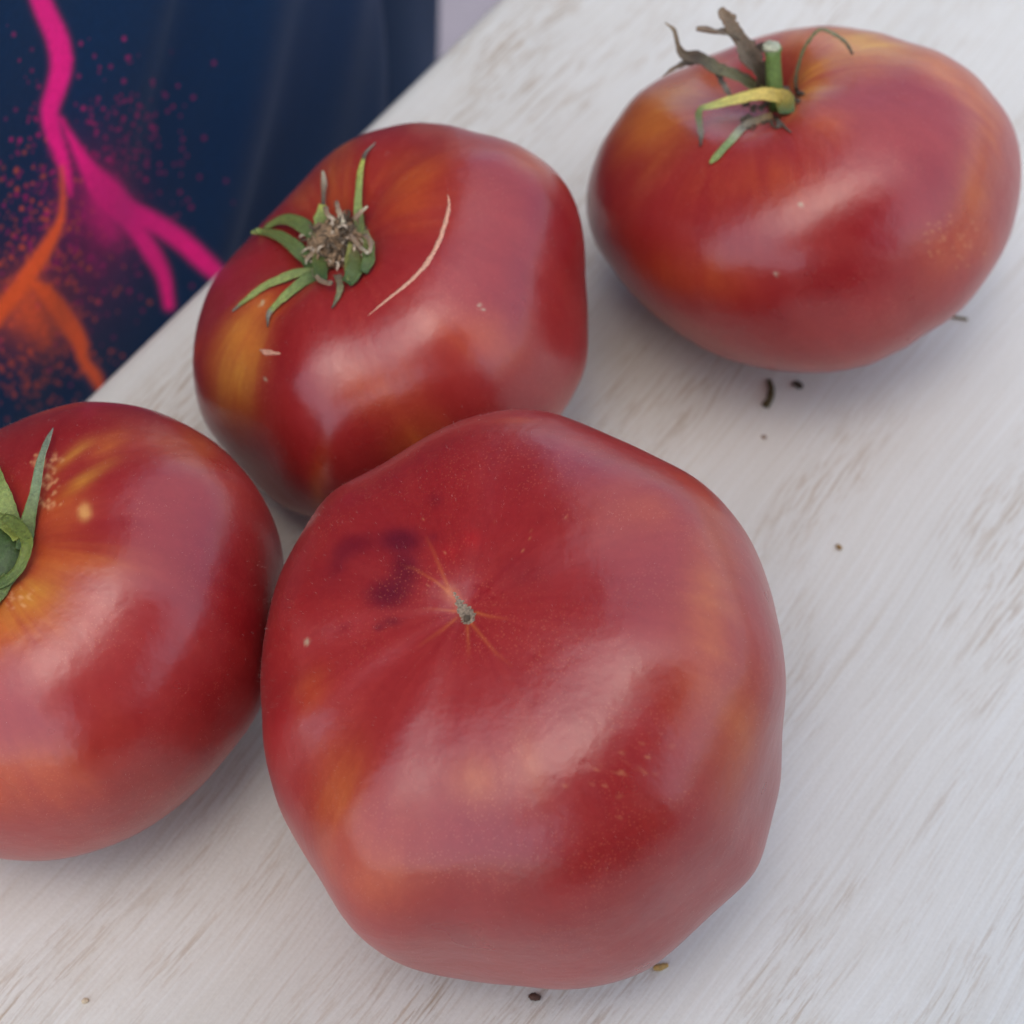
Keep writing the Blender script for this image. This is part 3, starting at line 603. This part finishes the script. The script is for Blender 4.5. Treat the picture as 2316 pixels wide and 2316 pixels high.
# ------------------------------------------------------------------ people
def human(name, origin, yaw, joints, label):
    """one continuous skinned body; joints: name -> (x, y, z above ground, radius), edges by order"""
    names = list(joints); me = bpy.data.meshes.new('body')
    me.from_pydata([joints[k][:3] for k in names], [(names.index(a), names.index(b)) for a, b in EDGES if a in joints and b in joints], [])
    me.materials.append(M_SKINP)
    o = bpy.data.objects.new('body', me); COL.objects.link(o)
    sk = o.modifiers.new('skin', 'SKIN'); ss = o.modifiers.new('sub', 'SUBSURF'); ss.levels = 2; ss.render_levels = 2
    lay = me.skin_vertices[0].data if me.skin_vertices else None
    if lay is None:
        bm = bmesh.new(); bm.from_mesh(me); bm.verts.layers.skin.verify(); bm.to_mesh(me); bm.free(); lay = me.skin_vertices[0].data
    for i, k in enumerate(names):
        r = joints[k][3]; lay[i].radius = r if isinstance(r, tuple) else (r, r); lay[i].use_root = (k == 'pelvis')
    root = empty(name, origin); root.rotation_euler = (0, 0, yaw); o.parent = root
    tag(root, label, 'person')
    return root
EDGES = [('pelvis', 'waist'), ('waist', 'chest'), ('chest', 'neck'), ('neck', 'head'), ('head', 'crown')]
for s_ in 'LR':
    EDGES += [('pelvis', 'hip' + s_), ('hip' + s_, 'knee' + s_), ('knee' + s_, 'ankle' + s_), ('ankle' + s_, 'toe' + s_), ('chest', 'shoulder' + s_), ('shoulder' + s_, 'elbow' + s_), ('elbow' + s_, 'wrist' + s_), ('wrist' + s_, 'palm' + s_)]
    for f_ in range(5): EDGES += [('palm' + s_, 'f%d%s' % (f_, s_)), ('f%d%s' % (f_, s_), 't%d%s' % (f_, s_))]
def garment(name, root, J, keep, grow, mat, top='pelvis'):
    names = [k for k in J if any(k.startswith(p) for p in keep)]
    me = bpy.data.meshes.new(name)
    me.from_pydata([J[k][:3] for k in names], [(names.index(a), names.index(b)) for a, b in EDGES if a in names and b in names], [])
    me.materials.append(mat); o = bpy.data.objects.new(name, me); COL.objects.link(o); o.parent = root
    o.modifiers.new('skin', 'SKIN'); ss = o.modifiers.new('sub', 'SUBSURF'); ss.levels = 2; ss.render_levels = 2
    if not me.skin_vertices:
        bm = bmesh.new(); bm.from_mesh(me); bm.verts.layers.skin.verify(); bm.to_mesh(me); bm.free()
    lay = me.skin_vertices[0].data
    for i, k in enumerate(names):
        r = J[k][3]; r = r if isinstance(r, tuple) else (r, r); lay[i].radius = (r[0] + grow, r[1] + grow); lay[i].use_root = (k == top)
    return o
def joints(arm):
    J = dict(pelvis=(0, -.01, .95, (.11, .075)), waist=(0, -.01, 1.12, (.10, .075)), chest=(0, -.01, 1.34, (.12, .08)), neck=(0, 0, 1.50, .055), head=(0, .02, 1.60, (.075, .09)), crown=(0, .01, 1.69, (.07, .08)))
    for s_, k in (('L', -1), ('R', 1)):
        J['hip' + s_] = (k * .085, -.01, .86, .07); J['knee' + s_] = (k * .11, .02, .48, .058); J['ankle' + s_] = (k * .11, -.02, .08, .04); J['toe' + s_] = (k * .12, .13, .04, .035)
        J['shoulder' + s_] = (k * .19, 0, 1.40, .055)
        for nm, p, r in arm: J[nm + s_] = (k * p[0], p[1], p[2], r)
        w = Vector(J['wrist' + s_][:3]); pm = Vector(J['palm' + s_][:3]); d = (pm - w).normalized(); side = Vector((k, 0, 0))
        for f_ in range(5):
            if f_ < 4: a = pm + d * .035 + side * (.012 - .0155 * (f_ - .5)) * 1.1; t = a + d * (.045 + (.012, .018, .012, 0)[f_]) + Vector((0, -.01, -.022))
            else: a = pm - side * .045 + d * .005; t = a + d * .04 - side * .012
            J['f%d%s' % (f_, s_)] = (*a, .0095); J['t%d%s' % (f_, s_)] = (*t, .008)
    return J
HANG = [('elbow', (.24, -.03, 1.12), .042), ('wrist', (.25, .03, .88), .028), ('palm', (.25, .05, .80), .034)]
CAMARM = [('elbow', (.24, .12, 1.16), .042), ('wrist', (.10, .30, 1.12), .028), ('palm', (.065, .34, 1.13), .032)]
# the wearer of the printed shirt stands just behind the far edge of the table
def shirt_uv(px, py, v):
    """where the sight line of a pixel meets the upright plane v metres behind the table edge"""
    d = ray(px, py); t = ((EA + E_N * v - CAM) @ E_N) / (d @ E_N); p = CAM + d * t
    return float((p - EA) @ E_U), float(p[2])
UC = shirt_uv(884, 60, .03)[0] - .15; VC = .03 + .11

A_, B_ = .155, .11
# ring parameter: dense along the stretch of cloth that faces the table and the camera
tf = np.linspace(-.45, .975, 860); af = -np.degrees(np.arccos(np.sign(tf) * np.abs(tf) ** 2.25))
ang = np.radians(np.concatenate([np.linspace(-100, af[0], 20)[:-1] if af[0] > -100 else [], af, np.linspace(af[-1], 20, 160)[1:], np.linspace(20, 360 + af[0], 60)[1:-1]]))
zs = np.concatenate([np.linspace(-.20, -.075, 8), np.linspace(-.075, .085, 440)[1:], np.linspace(.085, .63, 26)[1:]])
def section(a, z, uc):
    k = np.interp(z, [-.20, .1, .35, .52, .60, .63], [1.03, 1, .98, .98, .62, .38])
    n = 4.5
    u = uc + A_ * k * np.sign(np.cos(a)) * np.abs(np.cos(a)) ** (2 / n); v = VC + B_ * k * np.sign(np.sin(a)) * np.abs(np.sin(a)) ** (2 / n)
    t = (u - uc) * 1.0
    # hanging folds, some running aslant
    f = .0030 * np.sin(80 * t - 58 * z + 1.0) + .0016 * np.sin(150 * t - 120 * z)
    f = f + .006 * np.exp(-((t - .085 - .62 * (z - .02)) / .012) ** 2) - .007 * np.exp(-((t - .110 - .66 * (z - .02)) / .013) ** 2) + .004 * np.exp(-((t - .04 - .55 * (z - .02)) / .009) ** 2)
    f = f * .55
    v = v - f * np.clip(-np.sin(a) * 1.5, 0, 1)
    return u, v
aa, zz = np.meshgrid(ang, zs)
for _ in range(6):
    u, v = section(aa, zz, UC); P = EA + u[..., None] * E_U + v[..., None] * E_N; P[..., 2] = zz
    q = proj(P.reshape(-1, 3)).reshape(P.shape[:2] + (2,)); vis = (q[..., 1] > 0) & (q[..., 1] < 300)
    UC += (880 - q[..., 0][vis].max()) * .00009
P = P.reshape(-1, 3); px = proj(P); m_, n_ = len(zs), len(ang)
NAVY = srgb(0, 44, 80) * .85; C = np.tile(NAVY, (len(P), 1))
rs = np.random.RandomState(3)
MAG = np.array([1., .012, .24]); ORA = np.array([1., .13, .03]); DMAG = srgb(165, 25, 95)
def band(rows, col, soft=3.0, k=1.0, n=60):
    global C
    A = smooth_path(rows, n); best = np.full(len(px), 1e9)
    for x, y, w in A: best = np.minimum(best, np.hypot(px[:, 0] - x, px[:, 1] - y) - w * .42)
    w = (1 / (1 + np.exp(np.clip(best / soft, -30, 30))) * k)[:, None]; C = C * (1 - w) + col * w
def dust(x, y, rx, ry, col, k):
    global C
    w = (np.exp(-((px[:, 0] - x) / rx) ** 2 - ((px[:, 1] - y) / ry) ** 2) * k)[:, None]; C = C * (1 - w) + col * w
def specks(x, y, rx, ry, n, col, smin, smax):
    global C
    for _ in range(n):
        cx, cy, r = rs.normal(x, rx), rs.normal(y, ry), rs.uniform(smin, smax) ** 1.0
        near = np.nonzero((np.abs(px[:, 0] - cx) < r * 2) & (np.abs(px[:, 1] - cy) < r * 2))[0]
        w = (np.clip(1.6 - np.hypot(px[near, 0] - cx, px[near, 1] - cy) / r, 0, 1) * rs.uniform(.3, .95))[:, None]
        C[near] = C[near] * (1 - w) + col * w
front_ = (px[:, 0] < 1100) & (px[:, 1] < 1100)
dust(215, 500, 80, 140, DMAG, .55); dust(60, 700, 90, 90, ORA, .35); dust(120, 600, 110, 140, DMAG, .12)
specks(190, 420, 120, 150, 430, DMAG, 1.5, 5); specks(80, 650, 90, 130, 520, srgb(215, 85, 60), 1.5, 5); specks(120, 560, 90, 120, 200, srgb(190, 30, 110), 1.5, 4.5)
specks(320, 330, 50, 70, 70, DMAG, 2, 5); specks(70, 860, 80, 60, 100, srgb(170, 70, 60), 2, 6)
band([(78, -40, 48), (100, 20, 54), (130, 90, 58), (138, 150, 56), (125, 205, 50), (112, 250, 46), (120, 300, 42), (138, 350, 36), (152, 400, 24), (160, 440, 8)], MAG)
band([(138, 270, 8), (170, 330, 24), (205, 390, 50), (245, 440, 80), (285, 475, 64), (350, 505, 52), (410, 545, 50), (460, 590, 48), (500, 625, 44)], MAG)
band([(230, 430, 60), (240, 480, 90), (250, 520, 60)], MAG, 12, .75)
band([(280, 480, 56), (315, 530, 44), (345, 575, 46), (370, 625, 36), (382, 690, 26)], MAG)
band([(140, 380, 6), (142, 450, 12), (136, 500, 22), (105, 560, 38), (65, 620, 46), (20, 680, 46), (-30, 740, 50)], ORA)
band([(75, 640, 20), (110, 670, 44), (150, 725, 54), (178, 770, 44), (190, 815, 30), (215, 850, 34), (228, 880, 20)], ORA)
band([(70, 660, 50), (65, 700, 80), (95, 740, 60), (105, 770, 20)], ORA, 14, .75)
i = np.arange(m_ - 1)[:, None]; j = np.arange(n_)[None]; jn = (j + 1) % n_
Fq = np.stack([i * n_ + j, i * n_ + jn, (i + 1) * n_ + jn, (i + 1) * n_ + j], -1).reshape(-1, 4)
J1 = {k: (v[0] * .78,) + tuple(v[1:]) for k, v in joints(HANG).items()}; o_ = tab(UC, VC)
yaw = math.atan2(-E_N[1], -E_N[0]) - math.pi / 2
person = human('person', (o_[0], o_[1], GZ), yaw, J1, 'person standing behind the table in a navy shirt splashed with magenta and orange paint print')
def under(o, name, mat, V, F, C=None):
    """cloth modelled in world space, hung on a turned person"""
    me = o.matrix_basis.inverted(); V = np.asarray(V); Mi = np.array(me); V = V @ Mi[:3, :3].T + Mi[:3, 3]
    return mesh_obj(name, V, F, mat, o, colors=C, local=True)
shirt = under(person, 'shirt', M_SHIRT, P, Fq, C)
M_NAVY = mat_plain('plain_navy_jersey', tuple(NAVY), .8, .15, 700, .4)
tu = UC + A_ - .01
zt = np.linspace(-.2, .45, 40); at_ = np.linspace(0, 2 * np.pi, 64, endpoint=False)
for _ in range(8):
    Z2, A2 = np.meshgrid(zt, at_, indexing='ij')
    kk = np.interp(Z2, [-.2, .1, .45], [1, 1, .5]); wv = 1 + .06 * np.sin(5 * A2 + 20 * Z2)
    P2 = EA + (tu - (1 - kk) * .05 + .05 * kk * wv * np.cos(A2))[..., None] * E_U + (.13 + .035 * kk * wv * np.sin(A2))[..., None] * E_N; P2[..., 2] = Z2
    q2 = proj(P2.reshape(-1, 3)); vv = (q2[:, 1] > -50) & (q2[:, 1] < 300)
    tu += (1003 - q2[vv, 0].max()) * .00009 if vv.any() else 0
F2 = [(a * 64 + b, a * 64 + (b + 1) % 64, (a + 1) * 64 + (b + 1) % 64, (a + 1) * 64 + b) for a in range(39) for b in range(64)]
under(person, 'shirt_tail', M_NAVY, P2.reshape(-1, 3), F2)
garment('sleeve', person, J1, ('shoulderR', 'elbowR', 'wristR'), .013, M_NAVY, 'shoulderR')
garment('sleeve', person, J1, ('shoulderL', 'elbowL', 'wristL'), .013, M_NAVY, 'shoulderL')
garment('trousers', person, J1, ('pelvis', 'hip', 'knee', 'ankle'), .004, M_DENIM)
# the photographer, mirrored as the dark shape in the glossy skins
PX, PY, PYAW = .17, -.40, R(22)
J2 = joints(CAMARM)
for nm, dy in (('waist', .02), ('chest', .08), ('neck', .13), ('head', .16), ('crown', .15), ('shoulderL', .08), ('shoulderR', .08)):
    a = J2[nm]; J2[nm] = (a[0], a[1] + dy, a[2], a[3])      # leaning over the table
J2['waist'] = J2['waist'][:3] + ((.15, .08),); J2['chest'] = J2['chest'][:3] + ((.21, .10),); J2['pelvis'] = J2['pelvis'][:3] + ((.15, .08),)
hold = Matrix.Rotation(-PYAW, 3, 'Z') @ (Vector(CAM - FW * .10) - Vector((PX, PY, GZ)))
for s_, k in (('L', -1), ('R', 1)):
    o0 = Vector(J2['palm' + s_][:3]); tgt = hold + Vector((k * .075, -.02, -.01)); d_ = tgt - o0
    for nm in ('palm', 'f0', 'f1', 'f2', 'f3', 'f4', 't0', 't1', 't2', 't3', 't4', 'wrist'):
        a = J2[nm + s_]; J2[nm + s_] = (a[0] + d_.x, a[1] + d_.y, a[2] + d_.z, a[3])
    sh = Vector(J2['shoulder' + s_][:3]); wr = Vector(J2['wrist' + s_][:3]); e = (sh + wr) / 2 + Vector((k * .06, -.04, -.12)); J2['elbow' + s_] = (e.x, e.y, e.z, .042)
ph = human('person', (PX, PY, GZ), PYAW, J2, 'photographer in dark clothes holding a camera over the near side of the table')
M_DARKCLOTH = mat_plain('dark_cloth', (.03, .03, .035), .85, .2, 700, .3)
garment('sweater', ph, J2, ('pelvis', 'waist', 'chest', 'shoulder', 'elbow', 'wrist'), .014, M_DARKCLOTH)
garment('trousers', ph, J2, ('pelvis', 'hip', 'knee', 'ankle'), .013, M_DENIM)
M_BLACK = mat_plain('black_plastic', (.02, .02, .02), .5, .1, 300, .1)
cr = empty('photo_camera', CAM - FW * .10); cr.rotation_euler = cam.rotation_euler
tag(cr, 'black camera in the hands of the photographer', 'camera')
V, F = box(-.065, .065, -.045, .045, -.03, .03, .008); mesh_obj('camera_body', V, F, M_BLACK, cr, local=True)
V, F = tube([(0, 0, -.028), (0, 0, -.05), (0, 0, -.078)], [.034, .034, .036], 32, 1, (0, 1, 0)); mesh_obj('lens_barrel', V, F, M_BLACK, cr, local=True)
V, F = tube([(-.045, 0, -.028), (-.045, 0, -.044)], [.018, .014], 16, 1, (0, 1, 0)); mesh_obj('hand_grip', V, F, M_BLACK, cr, local=True)
